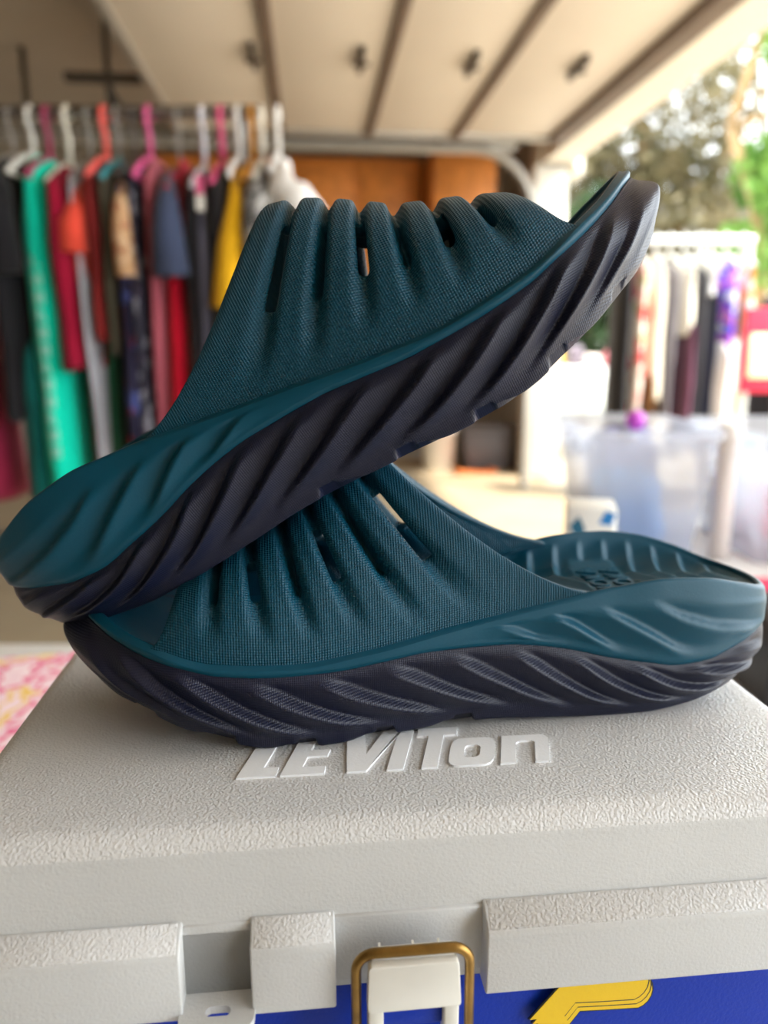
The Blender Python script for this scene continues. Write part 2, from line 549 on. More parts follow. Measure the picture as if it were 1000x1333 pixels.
# O with its counter, and the arched N
def ring_letter(x0, w, hh, t):
    o_ = rounded_poly([(x0, 0), (x0 + w, 0), (x0 + w, hh), (x0, hh)], .006, 4)
    i_ = rounded_poly([(x0 + t, t * .75), (x0 + w - t, t * .75), (x0 + w - t, hh - t * .75), (x0 + t, hh - t * .75)], .003, 4)
    n = len(o_)
    v = []
    for z in (bx_z + .0008, bx_z - .0006):
        for rg in (o_, i_):
            v += [sl(*p) + (z,) for p in rg]
    f = []
    for i in range(n):
        j = (i + 1) % n
        f += [(i, j, n + j, n + i), (i, 2 * n + i, 2 * n + j, j), (n + i, n + j, 3 * n + j, 3 * n + i)]
    o = obj('letter', v, f, M_letter, lid, False)
    return o
ring_letter(.0345, .0235, .0205, .0075)
arch = [(0, 0), (.0078, 0), (.0078, .0145), (.0095, .0160), (.0165, .0160), (.0180, .0145), (.0180, 0), (.0255, 0), (.0255, .0175), (.0225, .0205), (0, .0205)]
letter([W_(arch, .0615)])

# printed yellow emblem on the blue front
em = empty('emblem', (.0565, .0012, bx_z - .0625)); em.parent = base
em['label'] = 'yellow stacked swoosh emblem with black outlines'
def swoosh(dx, dz, y, m, grow=0):
    p = [(-.004 - grow, -.0175), (.0105 - grow * .4, .0005 + grow), (.0345, .0015 + grow)]
    p += [(.0345 + (.0048 + grow) * sin(a), -.0030 + (.0046 + grow) * cos(a) - .0016 * a) for a in [i * pi / 8 for i in range(1, 9)]]
    p += [(.0215, -.0122 - grow), (.0125, -.0118 - grow), (.0085 + grow, -.0175)]
    return MB().prism([(a + dx, c + dz) for a, c in p], y, y + .0006).build('swoosh', m, em)
for i, (dx, dz) in enumerate(((.0022, -.0046), (.0012, -.0023), (0, 0))):
    swoosh(dx, dz, -.0006 - .0004 * i, M_blk, .0006)
    swoosh(dx, dz, -.0008 - .0004 * i, M_yel)

# ------------------------------------------------------------------ the slides
M_teal = mat('teal_foam', (0, 64, 85), .44, spec=.32, noise=(30, .06), weave=(.0021, .00014))
M_teal_s = mat('teal_foam_smooth', (0, 69, 91), .42, spec=.28, noise=(24, .06), bump=(900, .00006, 'noise'))
M_navy = mat('navy_foam', (17, 22, 46), .42, spec=.38, noise=(30, .08), weave=(.0016, .00006))

SL = .317
def curve(tab):
    t = np.array(tab, float).reshape(-1, 2) / 1000
    xs, ys = t[:, 0], t[:, 1]
    d = np.diff(ys) / np.diff(xs)
    m = np.zeros(len(xs)); m[0] = d[0]; m[-1] = d[-1]
    for i in range(1, len(xs) - 1):
        m[i] = 0 if d[i - 1] * d[i] <= 0 else 2 * d[i - 1] * d[i] / (d[i - 1] + d[i])
    def ev(x):
        x = np.clip(np.asarray(x, float), xs[0], xs[-1])
        k = np.clip(np.searchsorted(xs, x) - 1, 0, len(xs) - 2)
        hh = xs[k + 1] - xs[k]; t_ = (x - xs[k]) / hh
        return ((1 + 2 * t_) * (1 - t_) ** 2 * ys[k] + t_ * (1 - t_) ** 2 * hh * m[k] + t_ ** 2 * (3 - 2 * t_) * ys[k + 1] + t_ ** 2 * (t_ - 1) * hh * m[k + 1])
    return ev
Bc = curve([0, 36, 9.4, 33, 20, 29, 30, 26, 41, 23, 55, 22, 70, 24.4, 88, 28, 106.5, 33, 124, 36, 136, 37, 150, 37, 166, 36.7, 182.6, 34.8, 204, 32.3, 226, 31.8, 248, 33, 262, 35.8, 277, 38.5, 288, 41, 298, 43.5, 305, 45.5, 317, 48])
Oc = curve([0, 13, 10, 10, 20, 7.5, 35, 4.2, 49, 2, 68, 0, 86, 0, 114, 1.4, 140, 3.0, 166, 2.2, 183, 1.5, 209, 0, 220, 0, 235, 1.6, 249, 5, 271, 10.5, 280, 13.5, 290, 16.5, 300, 20.5, 310, 25, 317, 29])
Rc = curve([0, 49, 10, 51, 23.5, 54.5, 45, 59, 64, 60, 82, 58, 94, 56.5, 100, 55.5, 130, 50, 160, 44.5, 190, 39, 220, 35.6, 250, 36.8, 275, 42.3, 290, 45.3, 305, 49, 317, 51.8])
Rm = curve([0, 49, 10, 51, 23.5, 56, 45, 61.5, 64, 63.2, 85, 62.5, 100, 60, 130, 53, 160, 46, 190, 39.5, 220, 35.6, 250, 36.8, 275, 42.3, 290, 45.3, 305, 49, 317, 51.8])
Fc = curve([0, 45, 30, 47, 60, 48, 100, 47.5, 130, 44, 160, 38, 200, 31.5, 250, 32.5, 280, 38, 300, 43.5, 317, 48])
ctl = np.array([(0, 0), (3, 14), (12, 27), (35, 36.5), (63, 40.5), (95, 42), (143, 45), (190, 51), (228, 54), (260, 51.5), (285, 42), (301, 31), (312, 17), (317, 2),
                (313, -14), (303, -27), (287, -38), (262, -46), (230, -49), (190, -44), (143, -36), (95, -36), (60, -38.5), (33, -35.5), (12, -26), (3, -13)], float) / 1000
def outline(N=1000):
    n = len(ctl); out = []
    for i in range(n):
        p0, p1, p2, p3 = ctl[i - 1], ctl[i], ctl[(i + 1) % n], ctl[(i + 2) % n]
        for t in np.linspace(0, 1, 40, endpoint=False):
            out.append(.5 * (2 * p1 + (p2 - p0) * t + (2 * p0 - 5 * p1 + 4 * p2 - p3) * t * t + (3 * p1 - p0 - 3 * p2 + p3) * t ** 3))
    out = np.array(out); cl = np.vstack([out, out[:1]])
    a = np.concatenate([[0], np.cumsum(np.linalg.norm(np.diff(cl, axis=0), axis=1))])
    u = np.linspace(0, a[-1], N, endpoint=False)
    p = np.stack([np.interp(u, a, cl[:, k]) for k in (0, 1)], 1)
    tg = np.roll(p, -1, 0) - np.roll(p, 1, 0)
    tg /= np.linalg.norm(tg, axis=1)[:, None]
    nr = np.stack([-tg[:, 1], tg[:, 0]], 1)   # heel -> lateral(+q) -> toe: outward is left of travel
    if nr[N // 4] @ (p[N // 4] - p.mean(0)) < 0: nr = -nr
    return p, nr, u, a[-1]
OP, ON, OA, OT = outline()
NP = len(OP)
lat_i = int(np.argmax(OP[:, 0]))
side_arc = np.where(np.arange(NP) <= lat_i, OA, (OT - OA) * OA[lat_i] / (OT - OA[lat_i]))
LATS = OP[:lat_i + 1]
MEDS = np.vstack([OP[lat_i:], OP[:1]])[::-1]
def latq(s): return np.interp(s, LATS[:, 0], LATS[:, 1])
def medq(s): return np.interp(s, MEDS[:, 0], MEDS[:, 1])
def sstep(a, b, x):
    t = np.clip((x - a) / (b - a), 0, 1); return t * t * (3 - 2 * t)
def saw(x, soft=.13):
    fr = x - np.floor(x)
    up = sstep(0, soft, fr)
    return up * (1 - np.clip((fr - soft) / (1 - soft), 0, 1)) ** 1.25

def make_slide(name, label, sgn):
    root = empty(name); tag(root, label, 'sandal', 'pair of teal slide sandals')
    s = OP[:, 0]
    B, O = Bc(s), Oc(s)
    R = np.where(OP[:, 1] >= 0, Rc(s), Rm(s))
    endw = np.clip(np.abs(ON[:, 0]), 0, 1) ** 1.5
    fl = sgn < 0
    # --- midsole
    rowsP = []; uvs = []
    def ring(off, z):
        p = OP + ON * np.asarray(off)[:, None] if np.ndim(off) else OP + ON * off
        return np.stack([p[:, 0], p[:, 1] * sgn, np.broadcast_to(z, (NP,))], 1)
    rows_ = [ring(-.018, B - .004), ring(-.0125, B + .0002), ring(-.0012 - .0068 * sstep(.262, .312, s), B - .0001)]
    uvr = [B + .01, B + .006, B]
    toew = sstep(.262, .312, s)
    e = .0030 + (.0130 - .006 * toew) * endw
    nt = 46
    for k in range(nt):
        t = k / (nt - 1)
        hgt = B - O
        bul = (.0026 * sin(pi * min(1, t * 1.15)) ) * (1 - .5 * endw)
        off = bul - e * t ** 3.2 - .0006 * (1 - t) - .0065 * toew * (1 - sstep(0, .45, t))
        zz = B - hgt * (t if t < .8 else .8 + .2 * sin((t - .8) / .2 * pi / 2))
        # swept ridges
        ph = (side_arc + .066 * t ** 1.3 - .012) / .0268
        env = sstep(.04, .20, t) * (1 - sstep(.58, .90, t)) * (1 - .92 * sstep(.25, .75, np.abs(ON[:, 0])))
        off = off + .0046 * env * (saw(ph, .34) - .45)
        # tread nicks along the bottom edge
        nick = np.zeros(NP)
        for c in (.150, .183, .215, .247, .280):
            x_ = (s - c)
            nick += np.exp(-(np.clip(np.abs(x_) - .0028, 0, None) / .0012) ** 2) + .5 * np.exp(-((x_ - .006) / .006) ** 2) * (x_ > 0)
        nk = np.clip(nick, 0, 1) * (1 - endw)
        zz = zz + .0042 * nk * sstep(.80, 1, t)
        rows_.append(ring(off, zz)); uvr.append(B - hgt * t)
    last = rows_[-1]
    for fac in (.93, .75, .5, .2, .0):
        q = last.copy()
        ctr_s = np.clip(q[:, 0], .05, .26)
        q[:, 0] = ctr_s + (q[:, 0] - ctr_s) * fac; q[:, 1] *= fac
        q[:, 2] = np.maximum(Oc(q[:, 0]) + .0000, 0) + .0008 * (fac < .9)
        rows_.append(q); uvr.append(-(1 - fac) * .04 + O)
    P = np.stack(rows_, 1); nv = P.shape[1]
    uv = np.stack([np.repeat(side_arc[:, None], nv, 1), np.stack(uvr, 1)], -1)
    obj('midsole', P.reshape(-1, 3), grid_faces(NP, nv, True, 0, not fl), M_navy, root, uvs=uv.reshape(-1, 2))
    # --- footbed frame and footbed (one continuous moulding)
    tin = -.0072 * sstep(.262, .312, s)
    rows_ = [ring(-.016, B - .006), ring(-.0012 + tin, B - .0012), ring(.0000 + tin, B + .0004), ring(.0006 + tin, B + .0014)]
    uvr = [B - .01, B, B, B]
    nt = 22
    H_ = R - B
    for k in range(1, nt + 1):
        t = k / nt
        heelw = 1 - sstep(.135, .175, s)
        ph = (side_arc - 2.3 * H_ * t ** 1.15 + .012) / .0365
        env = sstep(.04, .25, t) * (1 - sstep(.60, .80, t)) * heelw * sstep(.008, .018, H_) * (1 - .9 * sstep(.3, .85, np.abs(ON[:, 0])))
        off = .0006 + .0012 * sin(pi * t) * np.clip(H_ / .03, 0, 1) - .0022 * t * np.clip(H_ / .03, 0, 1) + tin + .0042 * env * (saw(ph, .26) - .5)
        rows_.append(ring(off, B + .0014 + (H_ - .0024) * t)); uvr.append(B + H_ * t)
    for a in (25, 55, 90, 125, 155, 180):
        ra = radians(a)
        rows_.append(ring(-.0016 - .0014 * (1 - cos(ra)) + tin, R - .001 + .0014 * sin(ra))); uvr.append(R + .003 * a / 180)
    base_rows = len(rows_)
    inner0 = rows_[-1]
    fbz = Fc(s)
    q0 = ring(-.0046 + tin, R - .0016)
    rows_.append(q0); uvr.append(R + .004)
    q0 = q0.copy()
    for fac in np.concatenate([np.linspace(1, .8, 14)[1:], np.linspace(.8, 0, 36)[1:]]):
        q = q0.copy()
        cs = np.clip(q[:, 0], .045, .265)
        q[:, 0] = cs + (q[:, 0] - cs) * fac; q[:, 1] = q0[:, 1] * fac
        zb = np.minimum(Fc(q[:, 0]), q0[:, 2] - .001)
        edge = fac ** 5.0
        q[:, 2] = q0[:, 2] * edge + zb * (1 - edge)
        w = sstep(.004, .02, q[:, 0]) * (1 - sstep(.150, .175, q[:, 0]))
        near = OP[:, 1] > 0
        dq = q[:, 1] + .010
        ph = (q[:, 0] + np.where(dq > 0, .70, .25) * np.abs(dq)) / .0130
        pad = (1 - sstep(.010, .0135, np.abs(q[:, 0] - .072))) * (1 - sstep(.024, .027, np.abs(q[:, 1])))
        q[:, 2] += w * .0028 * (saw(ph, .3) - .5) * (1 - pad) * (1 - sstep(.90, .99, fac))
        rows_.append(q); uvr.append(R + .02 + .03 * (1 - fac))
    P = np.stack(rows_, 1); nv = P.shape[1]
    uv = np.stack([np.repeat(side_arc[:, None], nv, 1), np.stack(uvr, 1)], -1)
    fb = obj('footbed', P.reshape(-1, 3), grid_faces(NP, nv, True, 0, fl), M_teal_s, root, uvs=uv.reshape(-1, 2))
    # --- embossed words on the heel pad
    for k in range(2):
        cu = bpy.data.curves.new('lettering', 'FONT')
        cu.body = 'HOKA'; cu.size = .0125; cu.extrude = .0012; cu.align_x = 'CENTER'; cu.space_character = 1.1; cu.offset = .0003
        to = bpy.data.objects.new('tmp', cu); C.objects.link(to)
        dg = bpy.context.evaluated_depsgraph_get()
        me = bpy.data.meshes.new_from_object(to.evaluated_get(dg))
        bpy.data.objects.remove(to)
        me.materials.clear(); me.materials.append(M_teal_s)
        o = bpy.data.objects.new('lettering', me); C.objects.link(o); o.parent = fb
        o.location = (.0665 + k * .0115 - .0045, 0, float(Fc(.077)) - .0003)
        o.rotation_euler = (0, 0, radians(-90))
    # --- strap
    kb = np.array([.093, .141, .166, .189, .209, .228, .252, .277])
    kt = np.array([.180, .192, .2035, .2135, .2240, .2375, .2500, .2640])
    kz = np.array([.1105, .1065, .0995, .0925, .0848, .0785, .0730, .0655])
    ke = np.array([.66, .90, 1, 1, 1, 1, .8, .5])
    cols = []
    for j in range(7):
        a = j + (.0 if j == 0 else .10); b_ = j + 1 - (0. if j == 6 else .10)
        if j == 0: a = 0
        n_ = 11
        for i in range(n_):
            x_ = i / (n_ - 1)
            x_ = .5 - .5 * cos(pi * x_) * (.6) - .5 * (1 - 2 * x_) * .4
            cols.append((a + (b_ - a) * x_, j, x_))
        if j < 6: cols.append((j + 1., -1 - j, .5))
    nvv = 97
    vv = np.linspace(-.012, 1.012, nvv)
    ang = vv * pi
    w = np.sin(ang); wc = np.clip(w, 0, 1)
    cu_ = np.array([c[0] for c in cols])
    ki = np.arange(8)
    sb, st, zt_, ex = (np.interp(cu_, ki, k_) for k_ in (kb, kt, kz, ke))
    sg = sb[:, None] + (st - sb)[:, None] * (wc[None] ** ex[:, None])
    ql = latq(sb) - .0022; qm = medq(sb) + .0022
    cen = (ql + qm) / 2; half = (ql - qm) / 2
    cc = np.cos(ang)
    qq = cen[:, None] + half[:, None] * (np.sign(cc) * np.abs(cc) ** .93)[None]
    zb_ = np.where(cc[None] > 0, Rc(sb)[:, None], Rm(sb)[:, None]) - .0012
    bl = sstep(-.3, .3, cc)[None]
    zb_ = Rc(sb)[:, None] * bl + Rm(sb)[:, None] * (1 - bl) - .0012
    zg = zb_ + (zt_[:, None] - zb_) * (np.sign(w) * np.abs(w) ** 1.02)[None]
    P = np.stack([sg, qq, zg], -1)
    du = np.gradient(P, axis=0); dv = np.gradient(P, axis=1)
    nn = np.cross(du, dv); nn /= np.linalg.norm(nn, axis=-1)[..., None] + 1e-12
    if nn[len(cols) // 2, nvv // 2, 2] < 0: nn = -nn
    w0 = np.array([.44, .46, .53, .55, .59, .64]); w1 = np.array([.88, .85, .86, .82, .86, .86])
    disp = np.zeros(P.shape[:2])
    w0c = lambda u_: float(np.interp(u_, np.arange(1, 7), w0))
    for ci, (u_, j, x_) in enumerate(cols):
        if j >= 0:
            l = 1 if j > 0 else .35; r_ = 1 if j < 6 else .35
            ed = -(l * (1 - sstep(0, .20, x_)) + r_ * (1 - sstep(0, .20, 1 - x_)))
            fade = sstep(max(.02, w0c(u_) - .42), w0c(u_) + .02, wc)
            disp[ci] = fade * (.0014 + .0030 * ed)
        else:
            k_ = -1 - j
            fade = sstep(max(.02, w0[k_] - .40), w0[k_] + .02, wc)
            d_ = -.0040 * fade
            if k_ % 2 == 1:
                win = sstep(w0[k_] - .02, w0[k_] + .02, wc) * (1 - sstep(w1[k_] - .02, w1[k_] + .02, wc))
                d_ = d_ - .0080 * win
            disp[ci] = d_
    P = P + nn * disp[..., None]
    arc_v = np.concatenate([np.zeros((len(cols), 1)), np.cumsum(np.linalg.norm(np.diff(P, axis=1), axis=2), 1)], 1)
    uv = np.stack([sg, arc_v], -1)
    faces = []
    for i in range(len(cols) - 1):
        for k in range(nvv - 1):
            c0, c1 = cols[i], cols[i + 1]
            jn = c0[1] if c0[1] < 0 else c1[1]
            if jn < 0:
                k_ = -1 - jn
                wm = (w[k] + w[k + 1]) / 2
                if k_ % 2 == 0 and w0[k_] < wm < w1[k_]:
                    continue
            q = (i * nvv + k, (i + 1) * nvv + k, (i + 1) * nvv + k + 1, i * nvv + k + 1)
            faces.append(q)
    V = P.copy(); V[..., 1] *= sgn
    # orient outward
    a0, b0, c0 = V[5, 48], V[6, 48], V[6, 49]
    nrm = np.cross(b0 - a0, c0 - a0)
    if nrm[2] < 0: faces = [q[::-1] for q in faces]
    so = obj('strap', V.reshape(-1, 3), faces, M_teal, root, uvs=uv.reshape(-1, 2))
    sm = so.modifiers.new('thickness', 'SOLIDIFY'); sm.thickness = .0060; sm.offset = -1; sm.use_even_offset = False
    ss = so.modifiers.new('round', 'SUBSURF'); ss.levels = 1; ss.render_levels = 1
    return root

def place(o, T, Q, N, loc):
    o.matrix_world = Matrix(((T[0], Q[0], N[0], loc[0]), (T[1], Q[1], N[1], loc[1]), (T[2], Q[2], N[2], loc[2]), (0, 0, 0, 1)))
low = make_slide('slide_sandal', 'teal slide sandal with navy sole standing flat on the grey case lid', 1)
yaw = radians(7)
place(low, (-cos(yaw), -sin(yaw), 0), (sin(yaw), -cos(yaw), 0), (0, 0, 1), (.177, .355, BZ + .0003))
upr = make_slide('slide_sandal', 'teal slide sandal tilted toe up, propped across the other sandal', -1)
th, ps, ro = .5268, -.041, -.012
T = Vector((cos(ps) * cos(th), sin(ps) * cos(th), sin(th)))
Q = Vector((sin(ps), -cos(ps), 0))
N = -Q.cross(T) if Q.cross(T).z < 0 else Q.cross(T)
Q2 = Q * cos(ro) + N * sin(ro); N2 = N * cos(ro) - Q * sin(ro)
place(upr, T, -Q2, N2, (-.147, .3354, BZ + .0236))

# ------------------------------------------------------------------ left clothes rack
RY, RZ = 2.62, 1.645
M_chrome = mat('brushed_chrome', (150, 148, 146), .3, metal=.9)
rk = empty('garment_rack', (-.95, RY, 0)); tag(rk, 'metal garment rack packed with clothes inside the garage', 'rack')
MB().tube([(-.75, 0, RZ), (.56, 0, RZ)], .014, 10).build('top_rail', M_chrome, rk)
MB().tube([(-.75, .1, RZ + .03), (.56, .1, RZ + .03)], .020, 10).build('rear_rail', M_dark, rk)
for x in (-.70, .50):
    MB().tube([(x, .03, 0.06), (x, .03, RZ)], .014, 10).build('upright', M_chrome, rk)
    MB().tube([(x, -.25, .05), (x, .30, .05)], .014, 10).build('foot', M_chrome, rk)
MB().tube([(-.70, .03, .28), (.50, .03, .28)], .011, 8).build('lower_rail', M_chrome, rk)

def cloth(name, c, n=.12): return mat(name, c, .85, spec=.2, noise=(9, n), sheen=.15)
HANG = {}
def hanger_mat(c):
    if c not in HANG: HANG[c] = mat('hanger_plastic', c, .4)
    return HANG[c]
def hanger(label, X, c, y=RY, z=RZ, drop=.12, hw=.19, rz=0., hook=None, r=.008):
    e = empty('coat_hanger', (X, y, z), rz); tag(e, label, 'hanger')
    m = hanger_mat(c)
    hk = [(0, .028 * cos(a), .028 * sin(a) - .012) for a in [radians(d) for d in (-10, 25, 60, 90, 125, 160, 185)]]
    hk += [(0, -.028, -.03), (0, -.012, -.05), (0, 0, -.07), (0, 0, -drop)]
    MB().tube(hk, (.0035 if hook else r * .9), 8).build('hook', hanger_mat(hook) if hook else m, e, smooth=True)
    MB().tube([(0, -hw, -drop - .09), (0, -hw * .5, -drop - .035), (0, 0, -drop), (0, hw * .5, -drop - .035), (0, hw, -drop - .09)], r, 8).build('shoulder_bar', m, e, smooth=True)
    MB().tube([(0, -hw, -drop - .09), (0, hw, -drop - .09)], r * .7, 6).build('trouser_bar', m, e, smooth=True)
    return e

def garment(label, cat, X, ztop, zbot, m, hw=.2, th=.03, flare=1.0, y=RY, lean=0., neck=.06, sleeve=None, slm=None, lower=None, name='garment', rz=0., shoulder=.075, group=None, seed=None):
    """closed cloth hanging across the rail: body, optional sleeves, optional lower panel"""
    e = empty(name, (X, y, ztop), rz); tag(e, label, cat, group)
    rs = np.random.default_rng(zlib.crc32(label.encode()) if seed is None else seed)
    nz, na = 22, 28
    h = ztop - zbot
    k1, p1, k2, p2 = rs.integers(3, 5), rs.uniform(0, 6), rs.integers(6, 9), rs.uniform(0, 6)
    V = []
    ts = np.concatenate([[0, .004], np.linspace(.02, 1, nz - 2)])
    for t in ts:
        d = t * h
        sh = np.clip(d / (shoulder + 1e-6), 0, 1)
        wy = neck + (hw - neck) * sh ** .8
        wy *= 1 + (flare - 1) * np.clip((d - shoulder) / max(h - shoulder, .01), 0, 1)
        tk = th * (.28 + .72 * np.clip(d / .22, 0, 1)) * (1 + .35 * (flare - 1) * t)
        if t == 0: tk *= .4; wy *= .9
        for a in np.linspace(0, 2 * pi, na, endpoint=False):
            fold = 1 + (.22 * sin(k1 * a + p1 + 1.5 * t) + .14 * sin(k2 * a + p2 - t)) * min(1, t * 1.6)
            V.append((lean * d + tk * sin(a) * fold * (abs(sin(a)) + .35) ** .2, -wy * cos(a) * (1 + .03 * sin(3 * t * 4 + p1)), -d - (.01 * sin(k1 * a + p2) if t == 1 else 0) - shoulder * .0))
    F = []
    nz_ = len(ts)
    for i in range(nz_ - 1):
        for k in range(na):
            F.append((i * na + k, i * na + (k + 1) % na, (i + 1) * na + (k + 1) % na, (i + 1) * na + k))
    F.append(tuple(reversed(range(na)))); F.append(tuple((nz_ - 1) * na + k for k in range(na)))
    obj('body', V, F, m, e)
    if sleeve:
        for sy in (-1, 1):
            sl_, r0, r1, out = sleeve
            y0 = sy * (hw - .035)
            pts = [(0, y0 * .9, -shoulder * .75), (.004, y0 + sy * .02, -shoulder - .05), (lean * sl_ + out * .5, y0 + sy * .035, -shoulder - sl_ * .5), (lean * sl_ + out, y0 + sy * .03, -shoulder - sl_)]
            mbs = MB().tube(pts, [r0 * .55, r0, (r0 + r1) / 2, r1], 12)
            mbs.v = [(x * 1, yy, z) for x, yy, z in mbs.v]
            mbs.build('sleeve', slm or m, e, smooth=True)
    if lower:
        lm, z0, z1, lw, lt_ = lower
        V = []; ts = np.linspace(0, 1, 10)
        for t in ts:
            for a in np.linspace(0, 2 * pi, na, endpoint=False):
                fold = 1 + (.25 * sin(k1 * a + p2) + .15 * sin(k2 * a)) * t
                V.append((lean * (ztop - z0 + t * (z0 - z1)) + lt_ * (.8 + .3 * t) * sin(a) * fold, -lw * (.85 + .2 * t) * cos(a), z0 - ztop - t * (z0 - z1)))
        F = []
        for i in range(9):
            for k in range(na):
                F.append((i * na + k, i * na + (k + 1) % na, (i + 1) * na + (k + 1) % na, (i + 1) * na + k))
        F.append(tuple(reversed(range(na)))); F.append(tuple(9 * na + k for k in range(na)))
        obj('skirt', V, F, lm, e)
    return e

def gx(px): return (px - 500) * .00240      # spacing read along the rail
black = cloth('black_cloth', (26, 25, 30)); char = cloth('charcoal_cloth', (52, 52, 58))
plaid = pattern_mat('red_navy_plaid', [(28, 24, 58), (120, 16, 52), (28, 24, 58), (214, 22, 60), (60, 70, 130)], 16)
tan_fl = pattern_mat('tan_floral', [(214, 170, 128), (226, 190, 150), (190, 130, 96)], 40)
bw = pattern_mat('black_white_marble', [(40, 40, 44), (150, 150, 150), (90, 90, 94), (200, 200, 198)], 22, kind='noise')
dots = pattern_mat('dark_floral', [(30, 28, 44), (30, 28, 44), (120, 120, 130), (40, 30, 50)], 30)
turq = cloth('turquoise_cloth', (0, 240, 206), .06)
garment('pink top half hidden beside the black tee on the garage rack', 'top', gx(-46), 1.49, .88, cloth('pink_cloth', (206, 96, 112)), th=.035, lower=(cloth('raspberry_cloth', (178, 44, 84)), .90, .42, .15, .035), name='blouse')
garment('black tee shirt hanging between pink top and turquoise leggings', 'shirt', gx(12), 1.50, .70, black, th=.040, sleeve=(.28, .055, .06, .02), name='tee_shirt')
garment('dark teal skirt showing below the black tee shirt', 'skirt', gx(30), .98, .43, cloth('dark_teal_cloth', (6, 96, 92)), hw=.16, th=.05, name='skirt')
g = garment('bright turquoise leggings with a pale vertical print', 'leggings', gx(53), 1.51, .40, turq, hw=.17, th=.066, flare=1.1, lean=.03, name='leggings')
prn = mat('pale_mint_print', (150, 236, 214), .8)
for i in range(12):
    z = -.33 - i * .053
    mbp = MB().box(-.012, .016, -.008, .004, z - .019, z + .019)
    if i % 3 == 0: mbp = MB().box(-.012, .006, -.008, .004, z - .019, z + .019).box(-.012, .016, -.008, .004, z - .019, z - .008)
    o = mbp.build('print_mark', prn, g, .003)
    o.location = (.03 * -z - .002, -.163 - .02 * (-z), 0)
garment('crimson long tee shirt hanging beside the turquoise leggings', 'shirt', gx(88), 1.475, .86, cloth('crimson_cloth', (150, 4, 46)), th=.062, hw=.22, lean=.05, lower=(cloth('dark_red_cloth', (138, 20, 36)), .87, .50, .10, .028), name='tee_shirt')
garment('light grey cardigan with long pale panels beside the crimson tee', 'cardigan', gx(110), 1.47, .48, cloth('light_grey_cloth', (168, 168, 176)), th=.022, lean=.04, name='cardigan')
garment('coral orange short sleeved blouse in front of the brick red top', 'blouse', gx(112), 1.45, 1.12, cloth('coral_cloth', (226, 76, 58)), hw=.19, th=.028, sleeve=(.17, .03, .046, -.01), name='blouse')
garment('brick red top hanging from the coral hook', 'top', gx(134), 1.50, .95, cloth('brick_cloth', (128, 30, 30)), th=.03, name='tank_top', lower=(cloth('bottle_green_cloth', (30, 84, 58)), .97, .46, .14, .03))
garment('dark olive jacket hanging next to the brick red top', 'jacket', gx(150), 1.485, .9, cloth('olive_cloth', (66, 60, 46)), th=.026, name='jacket')
garment('red and navy plaid dress with tan floral sleeves', 'dress', gx(171), 1.46, .56, plaid, th=.042, sleeve=(.25, .026, .030, .01), slm=tan_fl, name='dress')
garment('dark floral blouse hanging behind the dusty rose jumpsuit', 'blouse', gx(184), 1.49, .60, dots, th=.024, name='blouse')
garment('dusty rose jumpsuit hanging from the pink hook', 'jumpsuit', gx(203), 1.50, .58, cloth('rose_cloth', (170, 84, 98)), hw=.17, th=.034, name='jumpsuit')
garment('slate blue tee shirt over a bright red skirt panel', 'shirt', gx(228), 1.47, 1.16, cloth('slate_blue_cloth', (62, 72, 100)), th=.036, hw=.2, sleeve=(.26, .035, .058, .01), lower=(cloth('bright_red_cloth', (206, 8, 44)), 1.18, .52, .18, .042), name='tee_shirt')
garment('narrow red strappy top hanging beside the slate blue tee', 'top', gx(238), 1.50, 1.20, cloth('scarlet_cloth', (176, 20, 50)), hw=.12, th=.018, name='tank_top')
garment('black long dress hanging beside the slate blue tee', 'dress', gx(258), 1.48, .62, black, th=.036, name='dress')
garment('grey violet knit hanging between two black garments', 'sweater', gx(270), 1.40, .70, cloth('grey_violet_cloth', (86, 84, 98)), th=.024, name='sweater')
garment('black jacket with a pink and white tag near the yellow top', 'jacket', gx(290), 1.47, .85, black, th=.042, name='jacket')
tg = empty('price_tag', (gx(276), RY - .235, 1.36)); tag(tg, 'pink and white paper tag hanging on the black jacket', 'tag')
MB().box(-.012, .012, -.001, .001, .0, .055).build('pink_half', mat('tag_pink', (222, 92, 140), .6), tg)
MB().box(-.011, .011, -.001, .001, -.045, .002).build('white_half', M_white, tg)
garment('mustard yellow top with a long tapering sleeve', 'top', gx(312), 1.475, 1.18, cloth('mustard_cloth', (232, 176, 24), .06), th=.03, hw=.19, sleeve=(.36, .022, .05, -.03), name='blouse')
garment('black and white marbled blouse beside the mustard top', 'blouse', gx(340), 1.48, .95, bw, th=.045, sleeve=(.22, .04, .055, .02), name='blouse')
garment('white shirt with puffy sleeve at the end of the garage rack', 'shirt', gx(372), 1.50, 1.02, cloth('white_cloth', (236, 234, 232), .04), th=.030, hw=.2, sleeve=(.13, .05, .055, .09), name='shirt')
